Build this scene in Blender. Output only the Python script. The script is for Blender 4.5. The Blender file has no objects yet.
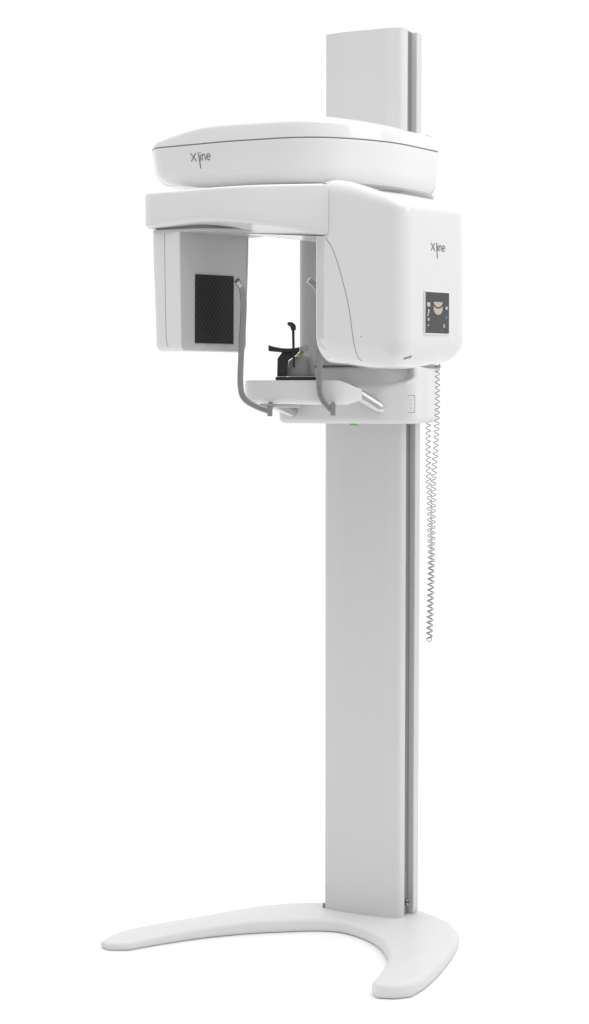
import bpy, bmesh, math
from mathutils import Vector, Matrix
from mathutils.bvhtree import BVHTree

sc = bpy.context.scene
COL = sc.collection
# ------------------------------------------------------------------ camera
F = 1800.0; DIST = 4.6; EYE = 1.33; W, H = 589, 1024
PITCH = math.atan(117 / F)
CP, SP = math.cos(PITCH), math.sin(PITCH)
CAMPOS = Vector((0, -DIST, EYE))
def ray(px, py):
    a = (px - W / 2) / F; b = (H / 2 - py) / F
    return Vector((a, CP + b * SP, -SP + b * CP))          # x right, y away, z up
def at(px, py, Y):                                         # point of the picture at world depth Y
    d = ray(px, py); return CAMPOS + d * ((Y + DIST) / d.y)
GZ = -0.053                                                # floor level in build coordinates (all is lifted by -GZ at the end)
def ground(px, py, z=0.0):
    d = ray(px, py); p = CAMPOS + d * ((GZ + z - EYE) / d.z); return (p.x, p.y)
cam = bpy.data.cameras.new('camera'); camo = bpy.data.objects.new('camera', cam)
COL.objects.link(camo); sc.camera = camo
camo.location = CAMPOS; camo.rotation_euler = (math.pi / 2 - PITCH, 0, 0)
cam.sensor_fit = 'VERTICAL'; cam.sensor_height = 24; cam.lens = F / H * 24
cam.clip_start = 0.05; cam.clip_end = 500

# ------------------------------------------------------------------ materials
def mat(name, color, rough=0.35, metal=0.0, coat=0.0, bump=0.0, bscale=900, vary=0.0, spec=0.5, emit=None):
    m = bpy.data.materials.new(name); m.use_nodes = True
    nt = m.node_tree; b = nt.nodes['Principled BSDF']
    if not isinstance(color, tuple): color = (color, color, color)
    b.inputs['Base Color'].default_value = (*color, 1)
    b.inputs['Roughness'].default_value = rough
    b.inputs['Metallic'].default_value = metal
    b.inputs['Coat Weight'].default_value = coat
    b.inputs['Coat Roughness'].default_value = 0.06
    b.inputs['Specular IOR Level'].default_value = spec
    if emit:
        b.inputs['Emission Color'].default_value = (*emit[0], 1); b.inputs['Emission Strength'].default_value = emit[1]
    tc = nt.nodes.new('ShaderNodeTexCoord')
    if vary:
        n = nt.nodes.new('ShaderNodeTexNoise'); n.inputs['Scale'].default_value = 6; n.inputs['Detail'].default_value = 4
        nt.links.new(tc.outputs['Object'], n.inputs['Vector'])
        r = nt.nodes.new('ShaderNodeMapRange'); r.inputs['To Min'].default_value = rough - vary; r.inputs['To Max'].default_value = rough + vary
        nt.links.new(n.outputs['Fac'], r.inputs['Value']); nt.links.new(r.outputs['Result'], b.inputs['Roughness'])
    if bump:
        n2 = nt.nodes.new('ShaderNodeTexNoise'); n2.inputs['Scale'].default_value = bscale; n2.inputs['Detail'].default_value = 2
        nt.links.new(tc.outputs['Object'], n2.inputs['Vector'])
        bp = nt.nodes.new('ShaderNodeBump'); bp.inputs['Strength'].default_value = bump; bp.inputs['Distance'].default_value = 0.0005
        nt.links.new(n2.outputs['Fac'], bp.inputs['Height']); nt.links.new(bp.outputs['Normal'], b.inputs['Normal'])
    return m
M = {}
M['white'] = mat('white_plastic', 0.82, 0.16, vary=0.05, bump=0.04)
M['gloss'] = mat('glossy_white_plastic', 0.80, 0.12, coat=0.5)
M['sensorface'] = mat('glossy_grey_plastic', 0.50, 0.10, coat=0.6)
M['column'] = mat('column_paint', 0.66, 0.38, vary=0.06, bump=0.15)
M['base'] = mat('base_paint', 0.68, 0.45, vary=0.05, bump=0.25)
M['rail'] = mat('rail_aluminium', 0.62, 0.4, metal=0.3)
M['groove'] = mat('groove_metal', 0.25, 0.4, metal=0.4)
M['carriage'] = mat('carriage_plastic', 0.72, 0.3, vary=0.05)
M['lid'] = mat('lid_gloss', 0.84, 0.12, coat=0.6)  # lighter than the shell white, to put more highlight into the colour
M['spine'] = mat('spine_shade_grey', 0.46, 0.16, coat=0.3)  # greyer than the other shells: its shade is put into the colour
M['seam'] = mat('seam_grey', 0.28, 0.6)
M['steel'] = mat('handle_steel', 0.38, 0.20, metal=1.0, vary=0.08)
M['chrome'] = mat('satin_chrome', 0.62, 0.25, metal=1.0)
M['black'] = mat('black_plastic', 0.018, 0.42, bump=0.2)
M['veiledblack'] = mat('veiled_black_plastic', 0.36, 0.4)  # black plastic with the pale veil over it put into the colour
M['lightgrey'] = mat('light_grey_plastic', 0.55, 0.35)
M['yellow'] = mat('yellow_mark', (0.42, 0.38, 0.20), 0.5)
M['ink'] = mat('logo_grey', 0.16, 0.5)
M['red'] = mat('logo_red', (0.62, 0.09, 0.11), 0.5)
M['green'] = mat('green_lens', (0.10, 0.62, 0.08), 0.3)
M['bezel'] = mat('bezel', 0.8, 0.3)
M['glass'] = mat('screen_glass', 0.045, 0.08, coat=0.6)
M['cord'] = mat('cord_grey', 0.22, 0.45)
M['skin'] = mat('screen_head_icon', (0.52, 0.43, 0.38), 0.4, emit=((0.9, 0.75, 0.65), 0.05))
M['icon'] = mat('screen_white_icon', 0.5, 0.5, emit=((1, 1, 1), 0.06))
M['dim'] = mat('screen_dim_icon', 0.12, 0.5)
M['icongreen'] = mat('screen_green_icon', (0.05, 0.45, 0.15), 0.5, emit=((0.1, 0.8, 0.3), 0.2))
M['floor'] = mat('floor_white', 0.93, 0.85, spec=0.1)
# carbon weave
cm = mat('carbon_weave', 0.02, 0.35, spec=0.25); nt = cm.node_tree; b = nt.nodes['Principled BSDF']
tc = nt.nodes.new('ShaderNodeTexCoord'); mp = nt.nodes.new('ShaderNodeMapping')
mp.inputs['Rotation'].default_value = (0, 0, math.radians(-100))
w = nt.nodes.new('ShaderNodeTexWave'); w.wave_type = 'BANDS'; w.bands_direction = 'DIAGONAL'
w.inputs['Scale'].default_value = 50; w.inputs['Distortion'].default_value = 0
nt.links.new(tc.outputs['Object'], mp.inputs['Vector']); nt.links.new(mp.outputs['Vector'], w.inputs['Vector'])
rmp = nt.nodes.new('ShaderNodeMapRange'); rmp.inputs['To Min'].default_value = 0.008; rmp.inputs['To Max'].default_value = 0.03
nt.links.new(w.outputs['Fac'], rmp.inputs['Value']); nt.links.new(rmp.outputs['Result'], b.inputs['Base Color'])
M['carbon'] = cm

# ------------------------------------------------------------------ mesh helpers
def link(name, bm, m, parent=None, angle=35, label=None):
    bmesh.ops.recalc_face_normals(bm, faces=bm.faces)
    me = bpy.data.meshes.new(name); bm.to_mesh(me); bm.free()
    for mm in (m if isinstance(m, (list, tuple)) else [m]): me.materials.append(mm)
    for p in me.polygons: p.use_smooth = True
    me.set_sharp_from_angle(angle=math.radians(angle))
    o = bpy.data.objects.new(name, me); COL.objects.link(o)
    if parent: o.parent = parent
    if label: o['label'] = label
    return o

def round_poly(pts, seg=8):
    """pts: (x, y, r) -> rounded closed outline"""
    n = len(pts); out = []
    for i in range(n):
        p = Vector(pts[i][:2]); r = pts[i][2]
        a = Vector(pts[i - 1][:2]) - p; c = Vector(pts[(i + 1) % n][:2]) - p
        la, lc = a.length, c.length; a.normalize(); c.normalize()
        if r <= 1e-6: out.append(p); continue
        half = math.acos(max(-1, min(1, a.dot(c)))) / 2
        t = min(r / math.tan(half), la * 0.49, lc * 0.49)
        s, e = p + a * t, p + c * t
        for k in range(seg + 1):
            u = k / seg; out.append((1 - u) ** 2 * s + 2 * u * (1 - u) * p + u * u * e)
    return out
def resample(out, step):
    res = []
    n = len(out)
    for i in range(n):
        a, b = out[i], out[(i + 1) % n]; L = (b - a).length
        if L < 1e-6: continue
        k = max(1, int(L / step))
        for j in range(k): res.append(a.lerp(b, j / k))
    return res
def spline(pts, seg=8, closed=False):
    P = [Vector(p) for p in pts]; n = len(P); out = []
    rng = range(n) if closed else range(n - 1)
    g = (lambda i: P[i % n]) if closed else (lambda i: P[max(0, min(n - 1, i))])
    for i in rng:
        p0, p1, p2, p3 = g(i - 1), g(i), g(i + 1), g(i + 2)
        for k in range(seg):
            t = k / seg
            out.append(0.5 * ((2 * p1) + (p2 - p0) * t + (2 * p0 - 5 * p1 + 4 * p2 - p3) * t * t + (3 * p1 - p0 - 3 * p2 + p3) * t ** 3))
    if not closed: out.append(P[-1])
    return out
def normals2(o):
    n = len(o); s = 0
    for i in range(n): s += o[i - 1].x * o[i].y - o[i].x * o[i - 1].y
    sg = 1 if s > 0 else -1
    res = []
    for i in range(n):
        t = o[(i + 1) % n] - o[i - 1]; t.normalize(); res.append(Vector((t.y, -t.x)) * sg)   # outward
    return res
def fn(v): return v if callable(v) else (lambda x, y: v)
def loft(outline, zb, zt, rb=0.01, rt=0.01, seg=6, mid=6, dome=0.0, disp=None, bowl=0.0, capflat=False, hb=None, ht=None, caprings=8, rbs=None, scale=False):
    """vertical loft with rounded bottom / top edges; hb/ht = height of the rounding if not equal to its inset"""
    zb, zt = fn(zb), fn(zt); hb = rb if hb is None else hb; ht = rt if ht is None else ht
    nr = normals2(outline); bm = bmesh.new(); rings = []
    if scale:
        cc = sum(outline, Vector((0, 0))) / len(outline)
        dm = min(abs((p - cc).dot(n)) for p, n in zip(outline, nr)); dm = max(dm, 0.03)
        nr = [(p - cc) / dm * 0.8 for p in outline]
    levels = []
    for k in range(seg + 1):
        a = math.pi / 2 * k / seg; levels.append((rb * (1 - math.sin(a)), 'b', hb * (1 - math.cos(a))))
    for k in range(1, mid): levels.append((0, 'm', k / mid))
    for k in range(seg + 1):
        a = math.pi / 2 * k / seg; levels.append((rt * (1 - math.cos(a)), 't', ht * (1 - math.sin(a))))
    for ins, kind, h in levels:
        ring = []
        for p, n in zip(outline, nr):
            q = p - n * ins * (rbs(p.x) if rbs and kind == 'b' else 1); b_, t_ = zb(p.x, p.y), zt(p.x, p.y)
            z = b_ + h if kind == 'b' else (t_ - h if kind == 't' else (b_ + hb) * (1 - h) + (t_ - ht) * h)
            v = Vector((q.x, q.y, z))
            if disp: v = disp(v, n)
            ring.append(bm.verts.new(v))
        rings.append(ring)
    N = len(outline)
    for A, B in zip(rings, rings[1:]):
        for i in range(N):
            j = (i + 1) % N
            bm.faces.new((A[i], A[j], B[j], B[i]))
    if capflat:
        fs = [bm.faces.new(rings[0]), bm.faces.new(rings[-1])]; bm.normal_update()
        bmesh.ops.triangulate(bm, faces=fs, ngon_method='EAR_CLIP')
    else:
        for ring, d in ((rings[0], -bowl), (rings[-1], dome)):
            c = sum((v.co for v in ring), Vector()) / N; prev = ring
            for k in range(1, caprings):
                u = k / caprings
                cur = []
                for v in ring:
                    q = v.co.lerp(c, u); q.z += d * (1 - (1 - u) ** 2); cur.append(bm.verts.new(q))
                for i in range(N):
                    j = (i + 1) % N; bm.faces.new((prev[i], prev[j], cur[j], cur[i]))
                prev = cur
            cv = bm.verts.new(c + Vector((0, 0, d)))
            for i in range(N): bm.faces.new((prev[i], prev[(i + 1) % N], cv))
    return bm
def box(bm, c, ex, ey, ez, bev=0.002, mi=0):
    """c centre; ex,ey,ez half-extent vectors"""
    b2 = bmesh.new(); bmesh.ops.create_cube(b2, size=2)
    m = Matrix((ex, ey, ez)).transposed().to_4x4(); m.translation = c
    bmesh.ops.transform(b2, matrix=m, verts=b2.verts)
    if bev: bmesh.ops.bevel(b2, geom=b2.edges[:], offset=bev, segments=3, affect='EDGES', profile=0.5)
    merge(bm, b2, mi)
def merge(bm, b2, mi=0):
    for f in b2.faces: f.material_index = mi
    me = bpy.data.meshes.new('t'); b2.to_mesh(me); b2.free(); bm.from_mesh(me); bpy.data.meshes.remove(me)
def prism(bm, pts, depthv, bev=0.0015, mi=0):
    """3D polygon points extruded by depthv"""
    b2 = bmesh.new(); vs = [b2.verts.new(p) for p in pts]; f = b2.faces.new(vs)
    r = bmesh.ops.extrude_face_region(b2, geom=[f])
    bmesh.ops.translate(b2, vec=depthv, verts=[v for v in r['geom'] if isinstance(v, bmesh.types.BMVert)])
    if bev: bmesh.ops.bevel(b2, geom=b2.edges[:], offset=bev, segments=2, affect='EDGES', profile=0.5)
    merge(bm, b2, mi)
def tube(bm, pts, r, n=10, mi=0, flat=None, twist=None):
    """sweep; flat=(half width, half thickness, up vector) for a flattened bar"""
    P = [Vector(p) for p in pts]; rings = []
    b2 = bmesh.new(); up = None
    for i, p in enumerate(P):
        t = (P[min(i + 1, len(P) - 1)] - P[max(i - 1, 0)]).normalized()
        if flat:
            nrm = (flat[2] - t * flat[2].dot(t)).normalized(); bn = t.cross(nrm); a_, b_ = flat[1], flat[0]
        else:
            if up is None: up = Vector((0, 0, 1)) if abs(t.z) < 0.9 else Vector((1, 0, 0))
            nrm = (up - t * up.dot(t)).normalized(); up = nrm; bn = t.cross(nrm); a_ = b_ = r(i / (len(P) - 1)) if callable(r) else r
        ring = []
        for k in range(n):
            a = 2 * math.pi * k / n; ca, sa = math.cos(a), math.sin(a)
            if flat:
                e = 0.45; ca = math.copysign(abs(ca) ** e, ca); sa = math.copysign(abs(sa) ** e, sa)
            ring.append(b2.verts.new(p + nrm * ca * a_ + bn * sa * b_))
        rings.append(ring)
    for A, B in zip(rings, rings[1:]):
        for k in range(n): b2.faces.new((A[k], A[(k + 1) % n], B[(k + 1) % n], B[k]))
    b2.faces.new(rings[0][::-1]); b2.faces.new(rings[-1])
    merge(bm, b2, mi)
def bvh(o):
    me = o.data; return BVHTree.FromPolygons([v.co.copy() for v in me.vertices], [tuple(p.vertices) for p in me.polygons])
def hit(tree, px, py, off=0.0):
    loc, n, _, _ = tree.ray_cast(CAMPOS, ray(px, py).normalized())
    if loc is None: raise RuntimeError(f'miss {px},{py}')
    if n.dot(CAMPOS - loc) < 0: n = -n
    return loc + n * off, n
def seam_line(name, o, tree, px, r=0.0009, m='seam', seg=6):
    """a thin panel gap that follows the surface of a part"""
    pts = []
    for q in spline([(a, b_) for a, b_ in px], seg):
        l, n = hit(tree, q.x, q.y, 0.0); pts.append(l)
    bm = bmesh.new(); tube(bm, pts, r, 6); return link(name, bm, M[m], o)
def frame_on(tree, px, py):
    l, n = hit(tree, px, py); up = (Vector((0, 0, 1)) - n * n.z).normalized(); u = up.cross(n)
    return l, u, up, n
def snap(tree, p, n, off):
    l, nn, _, _ = tree.ray_cast(p + n * 0.05, -n)
    if l is None: return p + n * off
    if nn.dot(n) < 0: nn = -nn
    return l + nn * off
def ribbon(bm, tree, fr, pts, w, mi=0, off=0.0007, taper=None):
    o, u, v, n = fr; P = [Vector(p) for p in pts]
    dense = []
    for a, b_ in zip(P, P[1:]):
        k = max(1, int((b_ - a).length / 0.003))
        for j in range(k): dense.append(a.lerp(b_, j / k))
    dense.append(P[-1]); prev = None
    for i, p in enumerate(dense):
        t = (dense[min(i + 1, len(dense) - 1)] - dense[max(i - 1, 0)]).normalized(); s = Vector((-t.y, t.x))
        ww = w if taper is None else w * (1 + (taper - 1) * i / (len(dense) - 1))
        q = [snap(tree, o + u * c.x + v * c.y, n, off) for c in (p + s * ww / 2, p - s * ww / 2)]
        cur = [bm.verts.new(x) for x in q]
        if prev:
            f = bm.faces.new((prev[0], prev[1], cur[1], cur[0])); f.material_index = mi
        prev = cur
def poly_on(bm, tree, fr, pts, mi, off=0.0007):
    o, u, v, n = fr
    f = bm.faces.new([bm.verts.new(snap(tree, o + u * x + v * y, n, off)) for x, y in pts]); f.material_index = mi
def logo(name, o, tree, px, py, h, wfac=1.0):
    """grey 'X line' word mark with a red tip; h = x-letter height in metres, px,py = lower left of the X"""
    fr = frame_on(tree, px, py); bm = bmesh.new(); s = h; w = h * 0.12
    k = lambda pts: [(x * s * wfac, y * s) for x, y in pts]
    ribbon(bm, tree, fr, k([(0, 0), (0.78, 1)]), w); ribbon(bm, tree, fr, k([(0.30, 0.62), (0.80, 0)]), w, off=0.0009)
    ribbon(bm, tree, fr, k([(-0.05, 1.02), (0.30, 0.62)]), w, 1, off=0.0009)
    ribbon(bm, tree, fr, k([(1.16, 1.05), (1.34, -0.95)]), w, taper=1.2)
    ribbon(bm, tree, fr, k([(1.44, 0.0), (1.44, 0.72)]), w); ribbon(bm, tree, fr, k([(1.44, 0.9), (1.44, 1.02)]), w)
    ribbon(bm, tree, fr, k([(1.70, 0), (1.70, 0.75)]), w)
    ribbon(bm, tree, fr, k([(1.70, 0.55), (1.80, 0.72), (1.96, 0.76), (2.10, 0.68), (2.15, 0.5), (2.15, 0)]), w)
    e = [(2.39 + 0.27 + 0.27 * math.cos(a), 0.38 + 0.37 * math.sin(a)) for a in [math.radians(q) for q in range(0, 316, 15)]]
    ribbon(bm, tree, fr, k([(2.39, 0.38)] + e), w)
    return link(name, bm, [M['ink'], M['red']], o)

# ------------------------------------------------------------------ the thing
mach = bpy.data.objects.new('dental_xray_machine', None); COL.objects.link(mach)
mach['label'] = 'tall white panoramic dental x-ray machine on a column with a crescent-shaped foot'
mach['category'] = 'x-ray machine'
YAW = math.radians(26)
U = Vector((math.cos(YAW), -math.sin(YAW))); V = Vector((-math.sin(YAW), -math.cos(YAW))); C0 = Vector((0.179, 0.0))
def cf(u, v): return C0 + U * u + V * v
def plan(pts): return [(*cf(u, v), r) for u, v, r in pts]

# ---- base
front = [(101, 948), (108, 951), (129, 951), (160, 945.5), (200, 939.5), (245, 935), (283, 933), (315, 932), (340, 933.5), (362, 940), (378, 949), (387, 961), (388, 970), (383, 981), (376, 990),
         (372, 995), (376, 999), (395, 1000), (412, 998), (424, 991), (440, 976), (455, 956), (459.5, 944)]
back = [(457, 929), (448, 920.5), (420, 909), (392, 903), (360, 901), (322, 901.5), (292, 902), (258, 905), (220, 911), (185, 917), (145, 924), (118, 931), (103, 939)]
def even(pts, n):
    P = spline([Vector(p) for p in pts], 8); L = [0]
    for a, b_ in zip(P, P[1:]): L.append(L[-1] + (b_ - a).length)
    out = []; k = 0
    for q in range(n):
        d = L[-1] * q / (n - 1)
        while k < len(L) - 2 and L[k + 1] < d: k += 1
        out.append(P[k].lerp(P[k + 1], (d - L[k]) / max(1e-9, L[k + 1] - L[k])))
    return out
def smooth_(t): return t * t * (3 - 2 * t)
NS = 90
inner = even([ground(*p) for p in front[2:16]], NS)
outer = even([ground(*p, 0.018 + 0.016 * min(1, max(0, (p[0] - 101) / 150))) for p in back[::-1]] + [ground(*p, 0.0) for p in front[:18:-1]], NS)
tipr = [Vector(ground(*p)) for p in front[16:19]]; tipl = [Vector(ground(*p)) for p in front[:2]]
ring0 = inner + tipr + outer[::-1] + tipl
bm = bmesh.new(); nr = normals2(ring0); rings = []
for _ in range(2): nr = [(nr[i - 1] + nr[i] * 2 + nr[(i + 1) % len(nr)]).normalized() for i in range(len(nr))]
def bh(x): return 1 - 0.45 * max(0, min(1, (-0.10 - x) / 0.33))
cen = Vector((0.18, 0.02))
for ins, z in [(0.004, 0.002), (0.001, 0.006), (0.0, 0.012), (0.0, 0.020)] + [(0.010 * (1 - math.cos(a)), 0.020 + 0.013 * math.sin(a)) for a in [math.pi / 2 * k / 6 for k in range(1, 7)]]:
    rings.append([bm.verts.new((p.x - n.x * ins, p.y - n.y * ins, GZ + z * bh(p.x))) for p, n in zip(ring0, nr)])
N = len(ring0)
for A, B in zip(rings, rings[1:]):
    for i in range(N): bm.faces.new((A[i], A[(i + 1) % N], B[(i + 1) % N], B[i]))
for ring in (rings[0], rings[-1]):
    I = ring[:NS]; O = ring[NS + 3:NS + 3 + NS][::-1]; K = 8; cols = []
    for ci, (a, b_) in enumerate(zip(I, O)):
        row = [a]
        for k in range(1, K):
            q = a.co.lerp(b_.co, k / K)
            if ring is rings[-1]: q.z += 0.004 * math.sin(math.pi * k / K) * smooth_(min(1, ci / 14, (NS - 1 - ci) / 14))
            row.append(bm.verts.new(q))
        cols.append(row + [b_])
    for A, B in zip(cols, cols[1:]):
        for k in range(K): bm.faces.new((A[k], A[k + 1], B[k + 1], B[k]))
    bm.faces.new([I[-1]] + ring[NS:NS + 3] + [O[-1]] + cols[-1][-2:0:-1]); bm.faces.new([I[0]] + cols[0][1:-1] + [O[0]] + ring[-2:])
base = link('base', bm, M['base'], mach, 50)
# ---- column
ZT = at(367, 30, 0).z
colm = round_poly(plan([(-0.115, -0.004, 0.012), (-0.06, 0.004, 0.06), (0.06, 0.004, 0.06), (0.099, -0.004, 0.016), (0.105, -0.026, 0.002), (-0.115, -0.026, 0.004)]), 8)
zc_bot = GZ + 0.036
column = link('column', loft(colm, zc_bot, ZT, 0.001, 0.002, seg=2, mid=1, capflat=True), M['column'], mach, 30)
g = round_poly(plan([(-0.104, -0.024, 0), (0.099, -0.024, 0), (0.099, -0.070, 0), (-0.104, -0.070, 0)]))
link('rail_groove', loft(g, zc_bot + .0005, ZT - 0.003, 0.0, 0.0, seg=1, mid=1, capflat=True), M['groove'], column)
g = round_poly(plan([(-0.113, -0.064, 0.002), (0.114, -0.064, 0.002), (0.114, -0.098, 0.004), (-0.113, -0.098, 0.004)]))
link('rear_rail', loft(g, zc_bot + .001, ZT - 0.004, 0.001, 0.001, seg=2, mid=1, capflat=True), M['rail'], column)
bm = bmesh.new(); p = cf(0.099, -0.046); ux = Vector((U.x, U.y, 0)); zb_ = zc_bot + 0.034
tube(bm, [Vector((p.x, p.y, zb_)), Vector((p.x, p.y, zb_)) + ux * 0.007], 0.0085, 20)
tube(bm, [Vector((p.x, p.y, zb_)) + ux * 0.007, Vector((p.x, p.y, zb_)) + ux * 0.0085], 0.0035, 6, 1)
link('bolt', bm, [M['steel'], M['black']], column)
p = cf(-0.118, -0.012); bm = bmesh.new(); box(bm, Vector((p.x, p.y, zc_bot + 0.006)), ux * 0.004, Vector((0, 0.006, 0)), Vector((0, 0, 0.006)), 0.001)
link('foot_clip', bm, M['groove'], column)

# ---- carriage (rides on the column)
zcb = 1.2580; zcg = 1.4035
def smooth(a, b_, x):
    t = max(0, min(1, (x - a) / (b_ - a))); return t * t * (3 - 2 * t)
lowpl = resample(round_poly(plan([(-0.192, 0.118, 0.02), (0.09, 0.118, 0.08), (0.163, 0.066, 0.05), (0.150, -0.145, 0.02), (-0.16, -0.145, 0.02), (-0.185, -0.02, 0.04)]), 8), 0.008)
def scoop(v, n):
    d = Vector((v.x, v.y)) - C0; u_ = d.dot(U); v_ = d.dot(V)
    if v_ < -0.02: return v
    lim = 0.148 - 0.085 * smooth(1.375, 1.332, v.z)
    mask = smooth(1.326, 1.360, v.z) * (1 - smooth(lim - 0.02, lim + 0.025, u_)) * smooth(-0.02, 0.05, v_)
    v = v.copy(); v.x -= V.x * 0.050 * mask; v.y -= V.y * 0.050 * mask
    return v
carr = link('carriage', loft(lowpl, zcb, zcg - 0.003, 0.016, 0.004, seg=5, mid=30, disp=scoop), M['carriage'], mach)
g = resample(round_poly(plan([(-0.14, 0.06, 0.02), (0.130, 0.07, 0.05), (0.158, 0.04, 0.03), (0.158, -0.14, 0.02), (-0.14, -0.14, 0.02)]), 6), 0.02)
link('gap', loft(g, zcg - 0.004, zcg + 0.004, 0, 0, seg=1, mid=1), M['seam'], carr)
spl = resample(round_poly(plan([(-0.156, 0.085, 0.035), (0.130, 0.085, 0.05), (0.135, -0.145, 0.02), (-0.145, -0.145, 0.02)]), 8), 0.02)
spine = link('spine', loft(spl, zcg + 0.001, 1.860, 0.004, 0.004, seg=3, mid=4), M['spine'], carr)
tc_ = bvh(carr)
# buttons engraved plate
fr = frame_on(tc_, 411.5, 404)
bm = bmesh.new(); hw, hh = 0.011, 0.021
ribbon(bm, tc_, fr, [(-hw, hh), (hw, hh), (hw, -hh), (-hw, -hh)], 0.0013)
for yy in (0.011, 0.0, -0.011): ribbon(bm, tc_, fr, [(-0.004, yy), (0.000, yy)], 0.003, 1)
link('button_plate', bm, [M['seam'], M['lightgrey']], carr)
bm = bmesh.new(); p = at(354, 424.3, -0.09)
tube(bm, [Vector((p.x, p.y, zcb - 0.004)), Vector((p.x, p.y, zcb + 0.003))], 0.012, 20)
link('green_lamp', bm, M['green'], carr)

# ---- overhead arm
arm_pts = [(-0.366, -0.06), (-0.345, -0.115), (-0.27, -0.175), (-0.16, -0.235), (-0.04, -0.285), (0.06, -0.305), (0.15, -0.285), (0.245, -0.215), (0.32, -0.125), (0.355, -0.04),
           (0.355, 0.06), (0.31, 0.13), (0.18, 0.16), (0.0, 0.16), (-0.18, 0.13), (-0.31, 0.06), (-0.358, -0.005)]
arm_pts = [(-0.359, -0.05, 0.02), (-0.346, -0.125, 0.05), (-0.16, -0.245, 0.35), (0.05, -0.335, 0.55), (0.235, -0.235, 0.35), (0.360, -0.055, 0.006),
           (0.372, 0.06, 0.01), (0.30, 0.15, 0.08), (-0.18, 0.15, 0.1), (-0.33, 0.06, 0.06)]
arm_o = resample(round_poly(arm_pts, 14), 0.02)
zs = 1.936
def armbot(x, y): return 1.834 + 0.016 * smooth(-0.22, -0.36, x)
def lean(v, n):
    k = max(0, (zs - v.z) / 0.1) * (0.016 - 0.008 * smooth(-0.2, 0.1, v.x)); v = v.copy(); v.x -= n.x * k; v.y -= n.y * k; return v
arm = link('overhead_arm', loft(arm_o, armbot, zs - 0.0015, 0.040, 0.002, seg=10, mid=6, hb=0.036, rbs=lambda x: 1 - 0.75 * smooth(-0.1, 0.25, x), disp=lean), M['white'], mach, 40)
link('seam_gap', loft([p - n * 0.003 for p, n in zip(arm_o, normals2(arm_o))], zs - 0.004, zs + 0.004, 0, 0, seg=1, mid=1), M['seam'], arm)
def lidtop(x, y):
    z = zs + 0.020 + 0.039 * smooth(-0.43, -0.20, x) - 0.012 * smooth(0.02, 0.36, x)
    return z
link('lid', loft(arm_o, zs + 0.0015, lidtop, 0.001, 0.075, seg=12, mid=2, dome=0.004, ht=0.026,
     disp=None), M['lid'], arm, 40)
ta = bvh(arm)
logo('logo', arm, ta, 191.5, 161.5, 0.0195)

# ---- rotating arm (bridge)
br = [(-0.357, -0.258, 0.008), (-0.343, -0.274, 0.015), (-0.16, -0.388, 0.40), (0.078, -0.4215, 0.002), (0.078, -0.235, 0.01), (-0.02, -0.17, 0.1), (-0.12, -0.08, 0.04), (-0.30, -0.05, 0.06), (-0.345, -0.14, 0.05)]
br_o = resample(round_poly(br, 10), 0.02)
def brbot(x, y):
    xs = [-0.36, -0.21, -0.06, 0.02, 0.08]; zz = [1.727, 1.735, 1.722, 1.708, 1.695]
    for i in range(4):
        if x <= xs[i + 1]:
            t = max(0, (x - xs[i]) / (xs[i + 1] - xs[i])); g_ = lambda k: zz[max(0, min(4, k))]
            p0, p1, p2, p3 = g_(i - 1), g_(i), g_(i + 1), g_(i + 2)
            return 0.5 * (2 * p1 + (p2 - p0) * t + (2 * p0 - 5 * p1 + 4 * p2 - p3) * t * t + (3 * p1 - p0 - 3 * p2 + p3) * t ** 3)
    return zz[-1]
rot = link('rotating_arm', loft(br_o, brbot, lambda x, y: 1.8165 - 0.004 * smooth(0, -0.3, x), 0.012, 0.008, seg=4, mid=3), M['white'], mach, 40)
# turntable neck between overhead arm and bridge
cx, cy = 0.0, -0.11
g = [Vector((cx + 0.10 * math.cos(a), cy + 0.10 * math.sin(a))) for a in [2 * math.pi * k / 48 for k in range(48)]]
link('bearing', loft(g, 1.815, 1.842, 0, 0, seg=1, mid=1, capflat=True), M['seam'], rot)
# dark inset painted as gap shadow, and lip under the bridge above the sensor
lip = resample(round_poly([(-0.343, -0.262, 0.02), (-0.22, -0.322, 0.10), (-0.075, -0.30, 0.09), (-0.07, -0.13, 0.08), (-0.28, -0.07, 0.06)], 10), 0.02)
link('shadow_gap', loft([p - n * 0.007 for p, n in zip(lip, normals2(lip))], 1.7225, 1.742, 0, 0, seg=1, mid=1), M['seam'], rot)
link('turning_plate', loft(lip, 1.7165, 1.7230, 0.002, 0.001, seg=2, mid=1), M['lightgrey'], rot)
# ---- sensor head
sn = [(-0.274, -0.296, 0.006), (-0.105, -0.150, 0.020), (-0.165, -0.085, 0.03), (-0.345, -0.236, 0.010)]
sn_o = resample(round_poly(sn, 6), 0.012)
sc_c = Vector((-0.23, -0.2))
def taper(v, n):
    k = 1 - 0.06 * smooth(1.72, 1.44, v.z); v = v.copy()
    v.x = sc_c.x + (v.x - sc_c.x) * k; v.y = sc_c.y + (v.y - sc_c.y) * k; return v
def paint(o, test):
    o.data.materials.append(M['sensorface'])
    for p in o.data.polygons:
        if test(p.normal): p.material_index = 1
sens = link('sensor_head', loft(sn_o, 1.434, 1.722, 0.008, 0.001, seg=8, mid=8, hb=0.02, scale=True, disp=taper), M['gloss'], mach, 40)
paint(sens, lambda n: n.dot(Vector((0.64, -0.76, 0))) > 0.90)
ts = bvh(sens)
seam_line('panel_seam', sens, ts, [(164.5, 233), (165, 270), (165.5, 310), (166.5, 340), (168.5, 347)], 0.0007)
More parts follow.
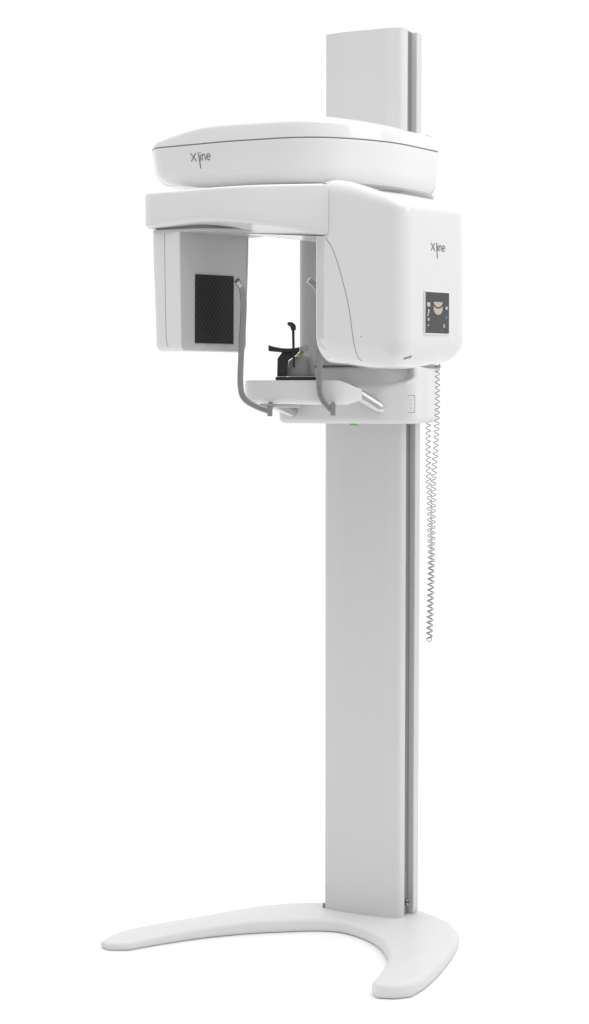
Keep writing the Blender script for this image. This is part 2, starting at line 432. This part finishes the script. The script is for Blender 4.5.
# carbon panel set in the face
corn = [hit(ts, *q)[0] for q in ((195, 274.6), (233, 277.6), (233, 343.6), (195, 343.6))]
nf = (corn[1] - corn[0]).cross(corn[2] - corn[0]).normalized()
if nf.dot(CAMPOS - corn[0]) < 0: nf = -nf
eu = (corn[1] - corn[0]); eu.z = 0; eu.normalize()
c = (corn[0] + corn[2]) / 2; wd = (corn[1] - corn[0]).dot(eu) / 2; hg = ((corn[0].z - corn[3].z)) / 2
bm = bmesh.new(); box(bm, Vector((0, 0, 0)), Vector((wd, 0, 0)), Vector((0, hg, 0)), Vector((0, 0, 0.002)), 0.0008)
cp = link('carbon_panel', bm, M['carbon'], sens)
ez = nf; ey = ez.cross(eu)
mm = Matrix((eu, ey, ez)).transposed().to_4x4(); mm.translation = c + nf * 0.0012; cp.matrix_world = mm

# ---- generator head
gen = [(0.049, -0.372, 0.03), (0.070, -0.412, 0.035), (0.233, -0.549, 0.052), (0.405, -0.384, 0.055), (0.36, -0.262, 0.05), (0.14, -0.268, 0.04), (0.075, -0.275, 0.03)]
gen_o = resample(round_poly(gen, 12), 0.012)
def gentop(x, y): return 1.826 - 0.050 * smooth(0.06, 0.26, x) - 0.0 * x
def genbot(x, y): return 1.392 + 0.012 * smooth(0.20, 0.06, x) + 0.012 * smooth(0.28, 0.40, x)
def genpush(v, n):
    v = v.copy(); t = smooth(1.60, 1.80, v.z)
    d = Vector((v.x, v.y)) - Vector((0.22, -0.40)); right = max(0, d.x) / 0.17
    v.x -= 0.003 * t * right; return v
geno = link('generator_head', loft(gen_o, genbot, gentop, 0.036, 0.026, scale=True, seg=14, mid=12, hb=0.066, ht=0.034, dome=0.006, bowl=0.004, disp=genpush), M['gloss'], mach, 50)
tg = bvh(geno)
seam_line('cover_seam', geno, tg, [(326, 238), (332, 248), (338, 264), (344, 286), (349, 308), (352, 330), (354.5, 346), (358, 357), (362, 361)])
logo('logo', geno, tg, 431, 250.5, 0.0175, 0.92)
# screen
fr = frame_on(tg, 437, 313); o_, u_, v_, n_ = fr
a = hit(tg, 424.8, 313)[0]; b_ = hit(tg, 448.2, 313)[0]; sw = (b_ - a).dot(u_) / 2
sh = (hit(tg, 437, 292.5)[0] - hit(tg, 437, 333)[0]).dot(v_) / 2
o_ = (a + b_) / 2; o_ = o_ + n_ * 0.001
bm = bmesh.new(); m0 = 0.004
for (cu, cv, eu_, ev_) in ((0, sh + m0 / 2, sw + m0, m0 / 2), (0, -sh - m0 / 2, sw + m0, m0 / 2), (-sw - m0 / 2, 0, m0 / 2, sh - 0.0002), (sw + m0 / 2, 0, m0 / 2, sh - 0.0002)):
    box(bm, o_ + u_ * cu + v_ * cv, u_ * eu_, v_ * ev_, n_ * 0.0015, 0.0012)
link('screen_frame', bm, M['bezel'], geno)
bm = bmesh.new(); box(bm, o_ + n_ * 0.0003, u_ * sw, v_ * sh, n_ * 0.0012, 0)
def icon(pts, mi, lift=0.0018):
    f = bm.faces.new([bm.verts.new(o_ + u_ * (x * sw) + v_ * (y * sh) + n_ * lift) for x, y in pts]); f.material_index = mi
def rect(x0, y0, x1, y1, mi, l=0.0018): icon([(x0, y0), (x1, y0), (x1, y1), (x0, y1)], mi, l)
icon([(-0.32, 0.54), (0.42, 0.54), (0.44, 0.12), (0.28, -0.04), (0.06, -0.10), (-0.16, -0.04), (-0.32, 0.12)], 1)
for k in range(8):
    a0, a1 = math.radians(200 + k * 17.5), math.radians(217.5 + k * 17.5)
    icon([(0.06 + 0.34 * math.cos(a0), 0.50 + 0.22 * math.sin(a0)), (0.06 + 0.34 * math.cos(a1), 0.50 + 0.22 * math.sin(a1)),
          (0.06 + 0.42 * math.cos(a1), 0.50 + 0.28 * math.sin(a1)), (0.06 + 0.42 * math.cos(a0), 0.50 + 0.28 * math.sin(a0))], 4, 0.0022)
rect(-0.88, 0.30, -0.62, 0.50, 2); rect(-0.80, 0.00, -0.68, 0.16, 2); rect(-0.84, -0.18, -0.76, 0.0, 2); rect(-0.82, -0.40, -0.68, -0.26, 2); rect(-0.82, -0.66, -0.72, -0.58, 2)
rect(0.70, 0.18, 0.86, 0.34, 2); icon([(0.70, -0.30), (0.80, -0.20), (0.84, -0.12), (0.74, -0.20)], 2); rect(0.52, -0.72, 0.64, -0.54, 1)
rect(-0.50, -0.52, 0.40, -0.50, 3); rect(-0.50, -0.76, 0.40, -0.75, 3); rect(0.36, -0.90, 0.44, -0.86, 5)
for q in (-0.25, 0.06, 0.4): rect(q, -0.26, q + 0.04, -0.22, 3)
link('touch_screen', bm, [M['glass'], M['skin'], M['icon'], M['dim'], M['black'], M['icongreen']], geno)
# slot and dot under the head
bm = bmesh.new(); l0, n0 = hit(tg, 404, 358.5); l1, _ = hit(tg, 411, 356.5); tube(bm, [l0, l1], 0.0028, 8); link('slot', bm, M['groove'], geno)
bm = bmesh.new(); l0, n0 = hit(tg, 361.5, 336.5); tube(bm, [l0 - n0 * .002, l0 + n0 * 0.0006], 0.0016, 8); link('dot', bm, M['seam'], geno)

# ---- patient tray
tr = [(-0.128, -0.200, 0.03), (0.105, -0.226, 0.06), (0.168, -0.165, 0.02), (0.155, -0.075, 0.03), (-0.09, -0.045, 0.03)]
tr_o = resample(round_poly(tr, 8), 0.012)
tray = link('chin_tray', loft(tr_o, lambda x, y: 1.309 - 0.004 * smooth(-0.1, 0.15, x) + 0.008 * smooth(0.13, 0.17, x), lambda x, y: 1.3660 - 0.022 * smooth(0.10, 0.18, x), 0.014, 0.004, seg=6, mid=3), M['gloss'], mach, 50)
bm = bmesh.new(); p = at(280, 403, -0.16); box(bm, Vector((p.x, -0.13, 1.305)), Vector((0.05, 0, 0)), Vector((0, 0.05, 0)), Vector((0, 0, 0.006)), 0.003)
link('under_plate', bm, M['lightgrey'], tray)
for A, B in (((0.135, -0.155, 1.345), (0.216, -0.134, 1.295)), ((-0.055, -0.12, 1.312), (-0.002, -0.035, 1.287))):
    bm = bmesh.new(); A = Vector(A); B = Vector(B); d = B - A
    P = [A + d * t for t in (0, .2, .4, .6, .8, .92)] + [B + Vector((0, 0.006, 0.001)), B + Vector((0, 0.02, 0.004)), B + Vector((0, 0.05, 0.006))]
    tube(bm, spline(P, 3), 0.0152, 24); link('support_tube', bm, M['chrome'], tray)

# ---- handles
def handle(pxs, Y, capx):
    P = [at(a, b_, Y + dy) for a, b_, dy in pxs]
    bm = bmesh.new(); S = spline(P, 8)
    tube(bm, S, 0, 20, flat=(0.0074, 0.0070, Vector((0, -1, 0))))
    c = at(*capx, Y + pxs[0][2]); box(bm, c + Vector((0.001, 0.004, -0.002)), Vector((0.0062, 0, 0)), Vector((0, 0.014, 0)), Vector((0, 0, 0.0145)), 0.0015)
    h = link('handle', bm, M['steel'], mach, 50)
    bm = bmesh.new(); tube(bm, [p + Vector((-0.0, -0.0072, 0)) for p in S[3:36]], 0.0011, 6); link('cover_strip', bm, M['groove'], h)
    bm = bmesh.new(); box(bm, Vector((c.x + 0.002, c.y + 0.03, 1.302)), Vector((0.006, 0, 0)), Vector((0, 0.035, 0)), Vector((0, 0, 0.007)), 0.002); link('bracket', bm, M['steel'], h)
handle([(269, 411, 0), (263, 409.2, 0), (255, 405.8, 0), (248, 402, 0), (243.2, 397, 0), (241, 390, 0), (240.3, 378, 0), (241.3, 352, 0), (243, 325, 0), (243.8, 305, 0), (243, 294, -0.002), (241, 286, -0.006), (237, 280.5, -0.018)], -0.250, (269.5, 409.5))
handle([(333, 411.5, 0), (329.5, 408.5, 0), (325, 403.5, 0), (321.5, 398, 0), (319.6, 390, 0), (319.2, 376, 0), (320, 352, 0), (321.5, 325, 0), (321.5, 305, 0), (319.5, 293, 0), (314.5, 285, -0.002), (308.5, 280, -0.006)], -0.240, (332.5, 409))

# ---- chin rest
Yc = -0.15
def cpoly(pts, Y=Yc): return [at(a, b_, Y) for a, b_ in pts]
rest = bpy.data.objects.new('chin_rest', None); COL.objects.link(rest)
bm = bmesh.new(); a = at(275.5, 377, Yc); b_ = at(316, 377, Yc)
box(bm, Vector(((a.x + b_.x) / 2, Yc + 0.02, 1.3705)), Vector(((b_.x - a.x) / 2, 0, 0)), Vector((0, 0.028, 0)), Vector((0, 0, 0.0042)), 0.0015)
bpy.data.objects.remove(rest)
rest = link('chin_rest', bm, M['black'], mach)
dv = Vector((0, 0.045, 0))
bm = bmesh.new(); prism(bm, cpoly([(277, 376.5), (277.4, 358.5), (283, 351), (299.5, 351), (296, 355), (288.6, 360), (286.8, 376.5)], Yc - 0.012), Vector((0, 0.035, 0)))
link('post', bm, M['black'], rest)
bm = bmesh.new(); prism(bm, cpoly([(268.3, 345), (268.3, 350.8), (276, 351.6), (284, 352.2), (293, 351.8), (299.6, 351.4), (299.6, 346.9), (295, 348.0), (288, 348.4), (281, 348.0), (274, 346.6)], Yc - 0.020), Vector((0, 0.05, 0)))
sad = link('chin_saddle', bm, M['black'], rest)
bm = bmesh.new(); prism(bm, cpoly([(299.9, 347), (303, 346), (308, 344.6), (309.2, 346.5), (308.5, 350), (304, 351.2), (299.9, 351.4)], Yc - 0.018), Vector((0, 0.046, 0)), mi=0)
link('saddle_end', bm, M['veiledblack'], rest, label='end of the black chin saddle, pale veil painted into its colour')
bm = bmesh.new(); prism(bm, cpoly([(291.8, 329), (294.6, 329), (295.0, 367.5), (292.6, 367.5)], Yc - 0.026), Vector((0, 0.006, 0)), 0.0008)
link('bite_rod', bm, M['black'], rest)
bm = bmesh.new(); prism(bm, cpoly([(287.2, 322.6), (289, 321.8), (293, 322.4), (295.9, 325.4), (296, 330), (291, 330), (290.3, 326.6), (287.5, 324.8)], Yc - 0.031), Vector((0, 0.016, 0)), 0.001)
link('bite_block', bm, M['black'], rest)
bm = bmesh.new(); prism(bm, cpoly([(286.5, 376.3), (288.8, 361), (296, 356), (307.5, 356), (311, 376.3)], Yc + 0.026), Vector((0, 0.02, 0)))
link('mount_block', bm, M['lightgrey'], rest)
bm = bmesh.new(); prism(bm, cpoly([(311.2, 376), (308.5, 357.5), (311, 356.5), (313.8, 360), (316, 376)], Yc + 0.012), Vector((0, 0.03, 0)))
link('rear_post', bm, M['veiledblack'], rest)
bm = bmesh.new(); prism(bm, cpoly([(296, 355.6), (300.5, 351.6), (304.5, 352), (303, 355.8)], Yc - 0.0), Vector((0, 0.02, 0)), 0.001)
link('yellow_mark', bm, M['yellow'], rest)

# ---- coiled hand-switch cord
def coil(axis, r, pitch_px, bm):
    P = []; total = 0; S = spline(axis, 10); n = 14
    out = []; ph = 0.0
    for a, b_ in zip(S, S[1:]):
        L = (b_ - a).length; t = (b_ - a).normalized()
        k = max(1, int(L / (pitch_px / n) + 0.5))
        for j in range(k):
            c = a.lerp(b_, j / k); s1 = t.cross(Vector((0, 1, 0))).normalized(); s2 = t.cross(s1)
            out.append(c + (s1 * math.cos(ph) + s2 * math.sin(ph)) * r); ph += 2 * math.pi * (L / k) / pitch_px
    tube(bm, out, 0.00105, 5); 
YC = -0.07
bm = bmesh.new()
ax = [at(436.5, 360, YC - .02), at(437.5, 372, YC), at(437.6, 395, YC), at(437.0, 420, YC), at(435.5, 450, YC), at(433.6, 480, YC), at(432.8, 520, YC), at(432.2, 560, YC), at(431.2, 600, YC), at(430.6, 625, YC), at(429.8, 637, YC), at(429.2, 639.5, YC + 0.003),
      at(428.9, 637, YC + 0.006), at(428.9, 625, YC + 0.008), at(429.6, 600, YC + 0.01), at(430.2, 560, YC + 0.01), at(430.0, 520, YC + 0.03), at(428.8, 480, YC + 0.045), at(428.3, 450, YC + 0.06), at(428.4, 424, YC + 0.07), at(428.4, 418, YC + 0.07)]
coil(ax, 0.0062, 0.0138, bm)
link('coiled_cord', bm, M['cord'], mach, 80)

# ------------------------------------------------------------------ floor
mach.location.z = -GZ; camo.location.z = EYE - GZ
bm = bmesh.new(); R = 150
bm.faces.new([bm.verts.new(p) for p in ((-R, -1.7, 0), (R, -1.7, 0), (R, 2 * R, 0), (-R, 2 * R, 0))])
fl = link('floor', bm, M['floor']); fl['kind'] = 'structure'

# ------------------------------------------------------------------ light: white studio surround plus soft lamps
wd_ = bpy.data.worlds.new('World'); sc.world = wd_; wd_.use_nodes = True
nt = wd_.node_tree; bg = nt.nodes['Background']
tc = nt.nodes.new('ShaderNodeTexCoord'); sx = nt.nodes.new('ShaderNodeSeparateXYZ'); nt.links.new(tc.outputs['Generated'], sx.inputs[0])
def mr(sock, a, b_, c, d):
    n = nt.nodes.new('ShaderNodeMapRange'); n.interpolation_type = 'SMOOTHSTEP'
    for k, v in zip(('From Min', 'From Max', 'To Min', 'To Max'), (a, b_, c, d)): n.inputs[k].default_value = v
    nt.links.new(sock, n.inputs['Value']); return n.outputs['Result']
def add(a, b_):
    n = nt.nodes.new('ShaderNodeMath'); n.operation = 'ADD'; nt.links.new(a, n.inputs[0]); nt.links.new(b_, n.inputs[1]); return n.outputs[0]
tot = add(add(mr(sx.outputs['Y'], -0.5, 0.6, 0.58, 1.10), mr(sx.outputs['Z'], 0.3, 0.95, 0.0, 0.45)), mr(sx.outputs['X'], 0.1, 0.9, 0.0, 0.12))
bg.inputs['Color'].default_value = (1, 1, 1, 1); nt.links.new(tot, bg.inputs['Strength'])
def lamp(name, loc, target, size, sy, power):
    l = bpy.data.lights.new(name, 'AREA'); l.shape = 'RECTANGLE'; l.size = size; l.size_y = sy; l.energy = power
    o = bpy.data.objects.new(name, l); COL.objects.link(o); o.location = loc
    o.rotation_euler = (Vector(target) - Vector(loc)).to_track_quat('-Z', 'Y').to_euler()
lamp('softbox', (3.0, -1.6, 2.9), (0.2, -0.3, 1.7), 1.4, 1.4, 11)
lamp('overhead_softbox', (0.9, -1.1, 4.2), (0.1, -0.4, 1.2), 2.4, 2.4, 36)

sc.view_settings.view_transform = 'Standard'; sc.view_settings.look = 'None'
sc.view_settings.exposure = 0; sc.view_settings.gamma = 1
